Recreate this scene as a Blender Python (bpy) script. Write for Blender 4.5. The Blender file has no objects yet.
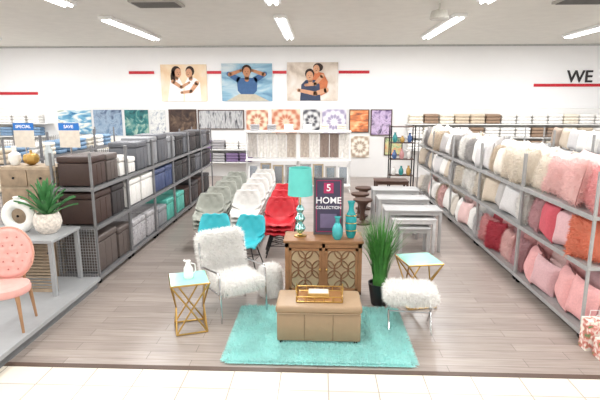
import bpy, bmesh, math, random
from mathutils import Matrix, Vector
R=random.Random(7)
sc=bpy.context.scene
try: sc.view_settings.view_transform='Standard'
except Exception: pass
COL=sc.collection
# ---------------------------------------------------------------- materials
MATS={}
def s2l(c):
    return tuple(((x/255)/12.92 if x/255<=0.04045 else ((x/255+0.055)/1.055)**2.4) for x in c)
def nmat(name):
    m=bpy.data.materials.new(name); m.use_nodes=True
    nt=m.node_tree; b=nt.nodes['Principled BSDF']; return m,nt,b
def mat(name,rgb,rough=.6,metal=0,var=.08,scale=12,bump=0,emit=0,bscale=None,alpha=1,trans=0):
    if name in MATS: return MATS[name]
    m,nt,b=nmat(name); c=s2l(rgb)
    tc=nt.nodes.new('ShaderNodeTexCoord'); n=nt.nodes.new('ShaderNodeTexNoise'); n.inputs['Scale'].default_value=scale
    n.inputs['Detail'].default_value=3
    nt.links.new(tc.outputs['Object'],n.inputs['Vector'])
    r=nt.nodes.new('ShaderNodeValToRGB'); r.color_ramp.elements[0].position=.3; r.color_ramp.elements[1].position=.7
    r.color_ramp.elements[0].color=(*[x*(1-var) for x in c],1); r.color_ramp.elements[1].color=(*[min(1,x*(1+var)) for x in c],1)
    nt.links.new(n.outputs['Fac'],r.inputs['Fac']); nt.links.new(r.outputs['Color'],b.inputs['Base Color'])
    b.inputs['Roughness'].default_value=rough; b.inputs['Metallic'].default_value=metal
    if trans: b.inputs['Transmission Weight'].default_value=trans
    if emit:
        b.inputs['Emission Color'].default_value=(*c,1); b.inputs['Emission Strength'].default_value=emit
    if bump:
        n2=nt.nodes.new('ShaderNodeTexNoise'); n2.inputs['Scale'].default_value=bscale or scale*4
        nt.links.new(tc.outputs['Object'],n2.inputs['Vector'])
        bp=nt.nodes.new('ShaderNodeBump'); bp.inputs['Strength'].default_value=bump; bp.inputs['Distance'].default_value=.02
        nt.links.new(n2.outputs['Fac'],bp.inputs['Height']); nt.links.new(bp.outputs['Normal'],b.inputs['Normal'])
    MATS[name]=m; return m
def furmat(name,rgb,var=.06,scale=8,tr=.45):
    m=bpy.data.materials.new(name); m.use_nodes=True; nt=m.node_tree; nt.nodes.clear(); N=nt.nodes.new; L=nt.links.new; c=s2l(rgb)
    tc=N('ShaderNodeTexCoord'); n=N('ShaderNodeTexNoise'); n.inputs['Scale'].default_value=scale; L(tc.outputs['Object'],n.inputs['Vector'])
    r=N('ShaderNodeValToRGB'); r.color_ramp.elements[0].position=.3; r.color_ramp.elements[1].position=.7
    r.color_ramp.elements[0].color=(*[x*(1-var) for x in c],1); r.color_ramp.elements[1].color=(*[min(1,x*(1+var)) for x in c],1)
    L(n.outputs['Fac'],r.inputs['Fac'])
    d=N('ShaderNodeBsdfDiffuse'); t=N('ShaderNodeBsdfTranslucent'); x=N('ShaderNodeMixShader'); o=N('ShaderNodeOutputMaterial')
    L(r.outputs[0],d.inputs[0]); L(r.outputs[0],t.inputs[0]); x.inputs[0].default_value=tr; L(d.outputs[0],x.inputs[1]); L(t.outputs[0],x.inputs[2]); L(x.outputs[0],o.inputs[0])
    return m
def art(name,cols,scale=3,dist=1.5,stretch=(1,1,1)):
    m,nt,b=nmat(name)
    tc=nt.nodes.new('ShaderNodeTexCoord'); mp=nt.nodes.new('ShaderNodeMapping'); mp.inputs['Scale'].default_value=stretch
    n=nt.nodes.new('ShaderNodeTexNoise'); n.inputs['Scale'].default_value=scale; n.inputs['Detail'].default_value=5; n.inputs['Distortion'].default_value=dist
    nt.links.new(tc.outputs['Object'],mp.inputs['Vector']); nt.links.new(mp.outputs[0],n.inputs['Vector'])
    r=nt.nodes.new('ShaderNodeValToRGB'); k=len(cols)
    while len(r.color_ramp.elements)<k: r.color_ramp.elements.new(.5)
    for i,c in enumerate(cols):
        r.color_ramp.elements[i].position=.3+.4*i/(k-1)
    for i,c in enumerate(cols): r.color_ramp.elements[i].color=(*s2l(c),1)
    nt.links.new(n.outputs['Fac'],r.inputs['Fac']); nt.links.new(r.outputs['Color'],b.inputs['Base Color'])
    b.inputs['Roughness'].default_value=.7; return m
def mandala(name,c1,c2,k=40,pet=12):
    m,nt,b=nmat(name); N=nt.nodes.new; L=nt.links.new
    tc=N('ShaderNodeTexCoord'); sp=N('ShaderNodeSeparateXYZ'); L(tc.outputs['Object'],sp.inputs[0])
    def mth(op,a,bb=None):
        q=N('ShaderNodeMath'); q.operation=op
        if isinstance(a,(int,float)): q.inputs[0].default_value=a
        else: L(a,q.inputs[0])
        if bb is not None:
            if isinstance(bb,(int,float)): q.inputs[1].default_value=bb
            else: L(bb,q.inputs[1])
        return q.outputs[0]
    x=sp.outputs['X']; z=sp.outputs['Z']
    rr=mth('SQRT',mth('ADD',mth('MULTIPLY',x,x),mth('MULTIPLY',z,z)))
    an=mth('ARCTAN2',z,x)
    v=mth('ADD',mth('SINE',mth('MULTIPLY',rr,k)),mth('MULTIPLY',mth('SINE',mth('MULTIPLY',an,pet)),.5))
    v=mth('MULTIPLY',mth('ADD',v,1.0),.5)
    mx=N('ShaderNodeMix'); mx.data_type='RGBA'; mx.clamp_factor=True
    L(v,mx.inputs[0]); mx.inputs[6].default_value=(*s2l(c1),1); mx.inputs[7].default_value=(*s2l(c2),1)
    L(mx.outputs[2],b.inputs['Base Color']); b.inputs['Roughness'].default_value=.8; return m
def brickmat(name,c1,c2,mort,w,h,msize,offset,rough,noise=True,nscale=(1,14,1)):
    m,nt,b=nmat(name); N=nt.nodes.new; L=nt.links.new
    tc=N('ShaderNodeTexCoord'); br=N('ShaderNodeTexBrick'); L(tc.outputs['Object'],br.inputs['Vector'])
    br.inputs['Scale'].default_value=1; br.inputs['Brick Width'].default_value=w; br.inputs['Row Height'].default_value=h
    br.inputs['Mortar Size'].default_value=msize; br.offset=offset
    br.inputs['Color1'].default_value=(*s2l(c1),1); br.inputs['Color2'].default_value=(*s2l(c2),1); br.inputs['Mortar'].default_value=(*s2l(mort),1)
    out=br.outputs['Color']
    if noise:
        mp=N('ShaderNodeMapping'); mp.inputs['Scale'].default_value=nscale; L(tc.outputs['Object'],mp.inputs['Vector'])
        n=N('ShaderNodeTexNoise'); n.inputs['Scale'].default_value=2.2; n.inputs['Detail'].default_value=6; L(mp.outputs[0],n.inputs['Vector'])
        r=N('ShaderNodeValToRGB'); r.color_ramp.elements[0].position=.3; r.color_ramp.elements[1].position=.7
        r.color_ramp.elements[0].color=(.8,.79,.785,1); r.color_ramp.elements[1].color=(1.1,1.1,1.1,1)
        L(n.outputs['Fac'],r.inputs['Fac'])
        mx=N('ShaderNodeMix'); mx.data_type='RGBA'; mx.blend_type='MULTIPLY'; mx.inputs[0].default_value=1
        L(out,mx.inputs[6]); L(r.outputs['Color'],mx.inputs[7]); out=mx.outputs[2]
    L(out,b.inputs['Base Color']); b.inputs['Roughness'].default_value=rough
    return m
# ---------------------------------------------------------------- mesh builder
def T(x=0,y=0,z=0): return Matrix.Translation((x,y,z))
def Rx(a): return Matrix.Rotation(math.radians(a),4,'X')
def Ry(a): return Matrix.Rotation(math.radians(a),4,'Y')
def Rz(a): return Matrix.Rotation(math.radians(a),4,'Z')
_bc={}
class M:
    def __init__(s): s.v=[]; s.f=[]
    def add(s,vs,fs,mx=None):
        o=len(s.v)
        for p in vs:
            p=Vector(p)
            if mx is not None: p=mx@p
            s.v.append(tuple(p))
        for f in fs: s.f.append(tuple(i+o for i in f))
        return s
    def box(s,c,d,bev=0,mx=None,seg=2):
        key=(round(d[0],4),round(d[1],4),round(d[2],4),bev,seg)
        if key not in _bc:
            bm=bmesh.new(); bmesh.ops.create_cube(bm,size=1); bmesh.ops.scale(bm,vec=d,verts=bm.verts)
            if bev: bmesh.ops.bevel(bm,geom=list(bm.edges),offset=min(bev,min(d)*.49),segments=seg,profile=.5,affect='EDGES')
            bm.verts.index_update()
            _bc[key]=([tuple(v.co) for v in bm.verts],[[v.index for v in f.verts] for f in bm.faces]); bm.free()
        vs,fs=_bc[key]; mm=T(*c)
        if mx is not None: mm=mx@mm
        return s.add(vs,fs,mm)
    def b2(s,x0,x1,y0,y1,z0,z1,bev=0,mx=None,seg=2):
        return s.box(((x0+x1)/2,(y0+y1)/2,(z0+z1)/2),(x1-x0,y1-y0,z1-z0),bev,mx,seg)
    def cyl(s,p,q,r,r2=None,n=12,mx=None):
        p=Vector(p);q=Vector(q); r2=r if r2 is None else r2
        d=(q-p).normalized(); a=d.orthogonal().normalized(); b=d.cross(a)
        vs=[];fs=[]
        for k,(c,rr) in enumerate(((p,r),(q,r2))):
            for i in range(n):
                t=2*math.pi*i/n; vs.append(c+a*rr*math.cos(t)+b*rr*math.sin(t))
        for i in range(n):
            j=(i+1)%n; fs.append((i,j,n+j,n+i))
        fs.append(tuple(range(n-1,-1,-1))); fs.append(tuple(range(n,2*n)))
        return s.add(vs,fs,mx)
    def tube(s,pts,r,n=8,mx=None,closed=False):
        pts=[Vector(p) for p in pts]; m=len(pts); vs=[];fs=[]
        prev=None
        for i,p in enumerate(pts):
            if closed: d=(pts[(i+1)%m]-pts[i-1]).normalized()
            else: d=(pts[min(i+1,m-1)]-pts[max(i-1,0)]).normalized()
            if prev is None: a=d.orthogonal().normalized()
            else:
                a=(prev-d*prev.dot(d)); a=a.normalized() if a.length>1e-5 else d.orthogonal().normalized()
            prev=a; b=d.cross(a); rr=r(i/(m-1)) if callable(r) else r
            for k in range(n):
                t=2*math.pi*k/n; vs.append(p+a*rr*math.cos(t)+b*rr*math.sin(t))
        for i in range(m if closed else m-1):
            i2=(i+1)%m
            for k in range(n):
                k2=(k+1)%n; fs.append((i*n+k,i*n+k2,i2*n+k2,i2*n+k))
        if not closed:
            fs.append(tuple(range(n-1,-1,-1))); fs.append(tuple((m-1)*n+k for k in range(n)))
        return s.add(vs,fs,mx)
    def lathe(s,prof,n=24,c=(0,0,0),mx=None,wob=None):
        vs=[];fs=[]; m=len(prof)
        for (r,z) in prof:
            for k in range(n):
                t=2*math.pi*k/n; q=r*(wob(t,z) if wob else 1)
                vs.append((c[0]+q*math.cos(t),c[1]+q*math.sin(t),c[2]+z))
        for i in range(m-1):
            for k in range(n):
                k2=(k+1)%n; fs.append((i*n+k,i*n+k2,(i+1)*n+k2,(i+1)*n+k))
        fs.append(tuple(range(n-1,-1,-1))); fs.append(tuple((m-1)*n+k for k in range(n)))
        return s.add(vs,fs,mx)
    def ball(s,c,r,n=12,mx=None):
        if isinstance(r,(int,float)): r=(r,r,r)
        prof=[(max(1e-4,math.sin(math.pi*i/n)),-math.cos(math.pi*i/n)) for i in range(n+1)]
        mm=T(*c)@Matrix.Diagonal((*r,1))
        if mx is not None: mm=mx@mm
        return s.lathe(prof,n*2,mx=mm)
    def grid(s,fn,nu,nv,mx=None):
        vs=[fn(i/nu,j/nv) for j in range(nv+1) for i in range(nu+1)]
        fs=[(j*(nu+1)+i,j*(nu+1)+i+1,(j+1)*(nu+1)+i+1,(j+1)*(nu+1)+i) for j in range(nv) for i in range(nu)]
        return s.add(vs,fs,mx)
    def blade(s,p,d,l,w):
        p=Vector(p); d=Vector(d).normalized(); a=d.cross(Vector((R.uniform(-1,1),R.uniform(-1,1),R.uniform(-1,1))))
        if a.length<1e-4: a=d.orthogonal()
        a=a.normalized()*w/2; o=len(s.v)
        s.v+= [tuple(p-a),tuple(p+a),tuple(p+d*l)]; s.f.append((o,o+1,o+2)); return s
    def fur(s,n,l,w,spread=.6,droop=.3):
        vs=[Vector(v) for v in s.v]; tri=[]
        for f in list(s.f):
            for k in range(1,len(f)-1):
                a,b,c=vs[f[0]],vs[f[k]],vs[f[k+1]]; nn=(b-a).cross(c-a)
                if nn.length>1e-9: tri.append((a,b,c,nn.normalized(),nn.length))
        cum=[];t=0
        for q in tri: t+=q[4]; cum.append(t)
        import bisect
        for _ in range(n):
            q=tri[min(len(tri)-1,bisect.bisect(cum,R.random()*t))]; u,v=R.random(),R.random()
            if u+v>1: u,v=1-u,1-v
            p=q[0]+(q[1]-q[0])*u+(q[2]-q[0])*v
            d=q[3]+Vector((R.gauss(0,spread),R.gauss(0,spread),R.gauss(0,spread)-droop))
            if d.dot(q[3])<.05: d=d+q[3]*.6
            s.blade(p,d,l*R.uniform(.6,1.2),w)
        return s
def mk(name,m,mt,parent=None,flat=False,ang=40):
    me=bpy.data.meshes.new(name); me.from_pydata(m.v,[],m.f); me.update()
    if not flat:
        for p in me.polygons: p.use_smooth=True
        try: me.set_sharp_from_angle(angle=math.radians(ang))
        except Exception: pass
    me.materials.append(mt); o=bpy.data.objects.new(name,me); COL.objects.link(o)
    if parent is not None: o.parent=parent
    return o
def empty(name):
    o=bpy.data.objects.new(name,None); o.empty_display_size=.1; COL.objects.link(o); return o
def tag(o,label,cat,loc=None,rz=0,group=None):
    o["label"]=label; o["category"]=cat
    if group: o["group"]=group
    if loc is not None: o.location=loc
    if rz: o.rotation_euler=(0,0,math.radians(rz))
    return o
def clone(o,loc,rot=None,label=None,group=None):
    def rec(a,par):
        c=a.copy(); COL.objects.link(c)
        if par is not None: c.parent=par
        for ch in kids.get(a,[]): rec(ch,c)
        return c
    kids={}
    for x in list(o.children_recursive): kids.setdefault(x.parent,[]).append(x)
    n=rec(o,None); n.location=loc
    if rot is not None: n.rotation_euler=tuple(math.radians(q) for q in rot)
    if label: n["label"]=label
    if group: n["group"]=group
    return n
def structure(name,m,mt,loc=None):
    o=mk(name,m,mt,flat=True); o["kind"]="structure"
    if loc: o.location=loc
    return o
def textmesh(name,txt,size,mt,parent,mx,ext=.002,align='CENTER'):
    cu=bpy.data.curves.new('tmp','FONT'); cu.body=txt; cu.size=size; cu.extrude=ext; cu.align_x=align; cu.align_y='CENTER'; cu.offset=size*.014
    to=bpy.data.objects.new('tmp',cu); COL.objects.link(to)
    bpy.context.view_layer.update()
    me=bpy.data.meshes.new_from_object(to.evaluated_get(bpy.context.evaluated_depsgraph_get()))
    bpy.data.objects.remove(to); me.name=name; me.transform(mx); me.materials.clear(); me.materials.append(mt)
    o=bpy.data.objects.new(name,me); COL.objects.link(o)
    if parent is not None: o.parent=parent
    return o
# common materials
metal=mat('shelf_metal',(168,168,168),.45,.2)
white=mat('white_paint',(240,240,238),.6,0,.02)
black=mat('black_metal',(25,25,27),.4,.5)
chrome=mat('chrome',(205,205,208),.15,1,.02)
gold=mat('brass',(196,160,95),.28,1,.05)
mint=mat('mint_glass',(150,214,200),.15,0,.05)
teal=mat('teal_ceramic',(35,150,155),.2,0,.1)
# ---------------------------------------------------------------- room
m=M(); m.add([(-12.5,4.36,0),(11.5,4.36,0),(11.5,18,0),(-12.5,18,0)],[(0,1,2,3)])
structure('floor',m,brickmat('wood_plank_floor',(164,153,146),(148,137,130),(110,100,94),1.3,.16,.003,.37,.32))
m=M(); m.add([(-12.5,-9.3,0),(11.5,-9.3,0),(11.5,0,0),(-12.5,0,0)],[(0,1,2,3)])
structure('floor.001',m,brickmat('cream_tile',(224,217,204),(216,208,194),(160,150,138),.46,.3,.006,0,.3,False),(0.1,4.29,0))
m=M(); m.b2(-12.5,11.5,4.29,4.36,-.01,.004); structure('trim_1',m,mat('dark_strip',(84,66,56),.5))
wallm=mat('wall_white',(252,252,252),.7,0,.01,2)
ceilm=mat('ceiling_grey',(226,224,216),.8,0,.03,3)
m=M(); m.b2(-12.5,11.5,-5,18.2,4.62,4.75); structure('ceiling',m,ceilm)
m=M(); m.b2(-12.5,11.5,17.9,18.1,2.42,4.62); structure('wall_back',m,wallm)
m=M(); m.b2(-12.5,11.5,17.15,17.9,0,2.42); structure('wall_rear_display',m,mat('display_wall',(225,224,222),.7,0,.02,2))
m=M(); m.b2(-12.7,-12.5,-5,18.1,0,4.62); structure('wall_left',m,wallm)
m=M(); m.b2(11.5,11.7,-5,18.1,0,4.62); structure('wall_right',m,wallm)
m=M(); m.b2(-12.5,11.5,17.86,17.9,4.56,4.62); structure('trim_2',m,mat('trim_grey',(190,190,188),.6))
# ceiling fixtures
m=M(); m.b2(-.16,.16,-1.85,1.85,-.05,.03,.01); 
fix=mk('ceiling_light',m,white); tag(fix,"long white fluorescent light fixture on the ceiling","light",group="ceiling fluorescent fixtures")
for x in (-.07,.07):
    m=M(); m.cyl((x,-1.78,-.065),(x,1.78,-.065),.03,n=8)
    mk('light_tube',m,mat('tube_glow',(255,255,255),.5,0,0,emit=9),fix)
pos=[(x,y) for x in (-10.2,-5.1,-.95,3.2,7.4) for y in (13.6,8.3,3.2,-1.6)]  # last two y rows: out of view over the camera, added to light the foreground
fix.location=(pos[0][0],pos[0][1],4.59)
for p in pos[1:]: clone(fix,(p[0],p[1],4.59))
for p in pos:
    l=bpy.data.lights.new('ceiling_lamp','AREA'); l.shape='RECTANGLE'; l.size=.4; l.size_y=3.6; l.energy={13.6:170,8.3:125,3.2:95,-1.6:50}[p[1]]; l.color=(.99,.99,1)
    o=bpy.data.objects.new('ceiling_lamp',l); o.location=(p[0],p[1],4.45); COL.objects.link(o)
for (x,y) in ((-3.35,10.3),(5.2,10.3)):
    m=M(); m.b2(-.5,.5,-.3,.3,-.03,.02,.01); v=mk('air_vent',m,mat('vent_frame',(170,168,160),.6)); tag(v,"rectangular air vent grille set in the ceiling","vent",(x,y,4.6),group="ceiling vents")
    m=M()
    for i in range(8): m.b2(-.44,.44,-.26+i*.068,-.23+i*.068,-.045,-.03)
    mk('slat',m,mat('vent_slat',(110,108,104),.6),v)
m=M(); m.lathe([(.02,.0),(.02,-.12),(.16,-.16),(.2,-.3),(.17,-.33),(.01,-.33)],24); v=mk('ceiling_speaker',m,mat('speaker_grey',(200,198,190),.5)); tag(v,"round pale pendant speaker hanging under the ceiling","speaker",(2.45,10.6,4.62))
# world
w=bpy.data.worlds.new('World'); sc.world=w; w.use_nodes=True
w.node_tree.nodes['Background'].inputs[0].default_value=(1,.995,.985,1); w.node_tree.nodes['Background'].inputs[1].default_value=.95
# ---------------------------------------------------------------- wall posters
skin=mat('print_skin',(214,160,125),.7); skin2=mat('print_tan_skin',(196,138,102),.7)
hair=mat('print_dark_hair',(52,36,30),.7)
def ell(m,cx,cz,rx,rz,y,rot=0,n=20):
    a=math.radians(rot); vs=[]
    for i in range(n):
        t=2*math.pi*i/n; x=rx*math.cos(t); z=rz*math.sin(t)
        vs.append((cx+x*math.cos(a)-z*math.sin(a),y,cz+x*math.sin(a)+z*math.cos(a)))
    m.add(vs,[tuple(range(n))])
def pol(m,pts,y): m.add([(p[0],y,p[1]) for p in pts],[tuple(range(len(pts)))])
def limb(m,pts,w0,w1,y):
    k=len(pts)-1
    for i in range(k):
        a=Vector(pts[i]);b=Vector(pts[i+1]);d=(b-a).normalized();nn=Vector((-d.y,d.x))
        wa=w0+(w1-w0)*i/k; wb=w0+(w1-w0)*(i+1)/k
        pol(m,[a-nn*wa,b-nn*wb,b+nn*wb,a+nn*wa],y); ell(m,b.x,b.y,wb,wb,y)
    ell(m,pts[0][0],pts[0][1],w0,w0,y)
def poster(x0,x1,z0,z1,bg,label):
    W=x1-x0;H=z1-z0
    m=M(); m.b2(-W/2,W/2,-.03,0,-H/2,H/2)
    p=mk('wall_poster',m,bg,flat=True); tag(p,label,"poster",((x0+x1)/2,17.88,(z0+z1)/2),group="people posters on the white wall"); return p
def parts(p,d):
    for (n,mm,mt) in d: mk(n,mm,mt,p,flat=True)
def face(dark,cx,cz,r,y,tilt=0):
    ell(dark,cx-r*.35,cz+r*.1,r*.11,r*.07,y); ell(dark,cx+r*.35,cz+r*.1,r*.11,r*.07,y); ell(dark,cx,cz-r*.5,r*.28,r*.08,y)
p=poster(-5.82,-4.13,2.66,3.97,art('print_beach',[(236,196,150),(246,222,190),(250,240,226)],1.2,.5),"printed poster of a couple in white clothes close together")
wh=M(); sk=M(); hr=M(); dk=M()
pol(wh,[(-.62,-.65),(-.5,.1),(-.36,.2),(-.16,.18),(-.02,-.1),(-.05,-.65)],-.034)
pol(wh,[(.02,-.65),(.04,.0),(.16,.2),(.42,.18),(.6,.0),(.62,-.65)],-.035)
ell(hr,-.27,.4,.18,.2,-.036); ell(hr,-.38,.22,.1,.22,-.036); ell(hr,.24,.42,.16,.18,-.036)
ell(sk,-.2,.36,.12,.16,-.038); ell(sk,.2,.35,.12,.16,-.038); limb(sk,[(-.26,.25),(-.26,.15)],.06,.06,-.0375); limb(sk,[(.25,.25),(.26,.15)],.07,.07,-.0375)
limb(sk,[(-.4,.05),(-.1,-.15),(.2,.02)],.07,.04,-.039); limb(sk,[(.48,.0),(.25,-.3),(-.1,-.34)],.08,.045,-.039)
face(dk,-.18,.36,.11,-.041); face(dk,.18,.35,.11,-.041)
parts(p,[('printed_shirt',wh,mat('print_white',(250,248,244),.8)),('printed_hair',hr,hair),('printed_skin',sk,skin),('printed_face',dk,hair)])
p=poster(-3.58,-1.74,2.67,4.0,art('print_sea',[(70,120,160),(150,190,210),(225,232,232)],1.0,.6,(1,1,3)),"printed poster of a man in a blue shirt leaning back")
wh=M(); sk=M(); hr=M(); dk=M(); pa=M()
pol(wh,[(-.34,-.3),(-.36,.0),(-.2,.16),(.2,.16),(.38,.0),(.36,-.3),(.2,-.45),(-.2,-.45)],-.034)
limb(wh,[(-.28,.08),(-.66,.3)],.11,.08,-.035); limb(wh,[(.28,.08),(.66,.3)],.11,.08,-.035)
limb(sk,[(-.62,.28),(-.2,.42)],.07,.05,-.036); limb(sk,[(.62,.28),(.2,.42)],.07,.05,-.036)
ell(hr,0,.44,.18,.18,-.037); ell(sk,0,.36,.135,.18,-.038); limb(sk,[(0,.22),(0,.1)],.08,.08,-.0375)
pol(pa,[(-.3,-.42),(.3,-.42),(.8,-.66),(-.75,-.66)],-.037)
face(dk,0,.36,.13,-.041)
parts(p,[('printed_shirt',wh,mat('print_blue',(70,105,150),.8)),('printed_hair',hr,hair),('printed_skin',sk,skin2),('printed_face',dk,hair),('printed_trousers',pa,mat('print_beige',(200,190,170),.8))])
p=poster(-1.2,.64,2.68,4.03,art('print_street',[(170,150,130),(225,212,198),(244,240,234)],1.5,.5),"printed poster of a man carrying a laughing woman")
wh=M(); sk=M(); hr=M(); dk=M(); rd=M()
pol(wh,[(-.45,-.67),(-.4,-.1),(-.24,.06),(.1,.06),(.26,-.1),(.3,-.67)],-.034)
pol(rd,[(-.05,.0),(.0,.28),(.16,.36),(.4,.3),(.56,.0),(.5,-.4),(.3,-.5)],-.033)
ell(hr,-.1,.28,.17,.18,-.037); ell(sk,-.1,.2,.13,.17,-.038); limb(sk,[(-.08,.08),(-.08,-.0)],.08,.08,-.0375)
ell(hr,.2,.5,.18,.15,-.036); ell(sk,.14,.44,.115,.15,-.0385)
limb(sk,[(.35,.2),(.1,-.08),(-.25,-.12)],.07,.045,-.039); limb(sk,[(.5,-.3),(.1,-.42),(-.5,-.3)],.09,.06,-.04)
face(dk,-.1,.2,.12,-.041); face(dk,.14,.44,.105,-.041)
parts(p,[('printed_shirt',wh,mat('print_navy',(60,70,95),.8)),('printed_dress',rd,mat('print_coral',(205,120,80),.8)),('printed_hair',hr,hair),('printed_skin',sk,skin),('printed_face',dk,hair)])
red=mat('red_stripe',(200,30,45),.5)
for (x0,x1,z) in ((-7.0,-6.07,3.69),(-4.12,-3.6,3.69),(-1.72,-1.22,3.69),(.66,1.76,3.69),(-12.0,-10.5,2.95),(7.6,11.0,3.22)):
    m=M(); m.b2(-(x1-x0)/2,(x1-x0)/2,-.03,0,-.05,.05); o=mk('wall_stripe',m,red,flat=True)
    tag(o,"thin red stripe mounted on the white wall","wall decoration",((x0+x1)/2,17.9,z),group="red stripes on the wall")
e=empty('wall_lettering'); tag(e,"dark capital lettering reading WE above a red stripe","sign",(9.17,17.9,3.5))
textmesh('letters',"WE",.58,mat('letter_dark',(40,38,40),.5),e,T(0,-.02,0)@Rx(90),.015)
# ---------------------------------------------------------------- gondola shelving
def gondola(L,D,levels,H,label,mt,ps=.035):
    e=empty('shelf_rack'); tag(e,label,"shelving")
    for y in (.02,L-.02):
        for x in (.02,D-.02): 
            m=M(); m.box((x,y,H/2+.04),(ps,ps,H-.08)); mk('upright',m,mt,e,flat=True)
    for z in levels:
        m=M(); m.b2(0,D,.0,L,z-.04,z,.004); m.b2(-.008,0,.0,L,z-.045,z+.01); mk('shelf',m,mt,e,flat=True)
    m=M()
    for i in range(int(L/.08)): m.b2(D-.012,D-.006,i*.08,i*.08+.006,.15,H-.1)
    for i in range(18): m.b2(D-.012,D-.006,0,L,.2+i*.09,.206+i*.09)
    mk('wire_back',m,mat('wire_grey',(120,120,120),.4,.6),e,flat=True)
    for x in (.05,D-.05):
        for y in (.06,L-.06):
            m=M(); m.cyl((x,y-.015,.04),(x,y+.015,.04),.04,n=12); mk('wheel',m,black,e)
    return e
LV=(.13,.86,1.42)
RL=1.86
g=gondola(RL,.6,LV,1.9,"grey metal shelf rack holding pillows",metal,.028); g.location=(2.9,5.05,0); g["group"]="pillow racks"
for i in range(1,5): clone(g,(2.9,5.05+i*RL,0))
for i in range(5): clone(g,(4.12,5.05+(i+1)*RL,0),(0,0,180))
gl=gondola(1.26,.6,LV,1.92,"grey metal shelf rack holding storage ottomans",mat('rack_grey',(128,128,130),.45,.3),.03); gl.location=(-3.17,6.5+1.26,0); gl.rotation_euler=(0,0,math.pi); gl["group"]="ottoman racks"
for i in range(1,6): clone(gl,(-3.17,6.5+(i+1)*1.26,0),(0,0,180))
m=M()
for i in range(16): m.b2(-.29+i*.038,-.286+i*.038,-.003,.003,.0,.84)
for i in range(18): m.b2(-.29,.29,-.003,.003,.08+i*.043,.084+i*.043)
o=mk('wire_panel',m,metal,flat=True); tag(o,"grey wire mesh end panel on an ottoman rack","panel",(-3.47,6.47,0))
# ---------------------------------------------------------------- storage ottomans on racks
OT={}
def ott(key,w,d,h,mt,tuft=False):
    e=empty('storage_ottoman'); 
    m=M(); m.b2(-d/2,d/2,-w/2,w/2,.02,h-.1,.012); 
    for k in (-1,1): m.b2(d/2-.004,d/2+.004,k*w/6-.004,k*w/6+.004,.04,h-.12)
    mk('body',m,mt,e)
    m=M(); m.b2(-d/2-.008,d/2+.008,-w/2-.008,w/2+.008,h-.095,h,.025,seg=3)
    if tuft:
        for i in range(3):
            for j in range(3): m.ball(((i-1)*d/3.4,(j-1)*w/3.4,h),(.016,.016,.006),6)
    mk('lid',m,mt,e)
    for x in (-d/2+.05,d/2-.05):
        for y in (-w/2+.05,w/2-.05):
            m=M(); m.cyl((x,y,0),(x,y,.025),.02,n=8)
            mk('foot',m,black,e)
    return e
cols={'brown':(66,48,43),'dark':(50,46,48),'white':(228,226,222),'navy':(62,76,114),'black':(38,37,40),'grey':(134,136,140),'taupe':(90,80,76),'teal':(84,170,156),'charcoal':(92,94,100)}
om={k:mat('ottoman_'+k,c,.5,0,.06,25,.15) for k,c in cols.items()}
om['pattern']=art('ottoman_pattern',[(120,116,120),(180,178,180),(138,134,136)],22,1)
names={'brown':'dark brown leather','dark':'near-black leather','white':'white fabric','navy':'navy blue fabric','black':'black leather','grey':'mid-grey tufted','taupe':'dark taupe leather','teal':'teal fabric','charcoal':'charcoal fabric','pattern':'grey patterned fabric'}
plan={1.42:[('brown',.42,.44,6.82),('taupe',.38,.42,7.28),('white',.3,.34,7.7),('white',.26,.28,8.06),('charcoal',.5,.5,8.55),('grey',.5,.54,9.12),('charcoal',.55,.56,9.72),('grey',.5,.46,10.3),('black',.55,.46,10.9),('charcoal',.55,.48,11.5),('dark',.55,.45,12.1),('black',.55,.45,12.7),('charcoal',.55,.45,13.3),('dark',.4,.4,13.8)],
 .86:[('brown',.55,.48,6.86),('dark',.45,.48,7.42),('white',.62,.46,8.05),('white',.62,.46,8.75),('navy',.6,.45,9.45),('navy',.6,.45,10.1),('black',.55,.45,10.75),('dark',.55,.45,11.35),('black',.55,.48,11.95),('charcoal',.55,.45,12.55),('black',.55,.45,13.15),('dark',.5,.45,13.7)],
 .13:[('taupe',.62,.56,6.92),('taupe',.5,.5,7.56),('pattern',.6,.46,8.2),('pattern',.6,.46,8.9),('grey',.5,.4,9.5),('teal',.65,.46,10.12),('teal',.55,.46,10.8),('brown',.6,.45,11.45),('dark',.6,.5,12.1),('brown',.6,.5,12.75),('black',.6,.5,13.4)]}
for z,lst in plan.items():
    for (k,w_,h_,y) in lst:
        key=(k,w_,h_)
        if key not in OT:
            o=ott(key,w_,.5,h_,om[k],k in('grey','charcoal')); OT[key]=o
            tag(o,names[k]+" storage ottoman box on a metal shelf","ottoman",(-3.46,y,z),group="storage ottomans on the racks")
        else: clone(OT[key],(-3.46,y,z))
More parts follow.
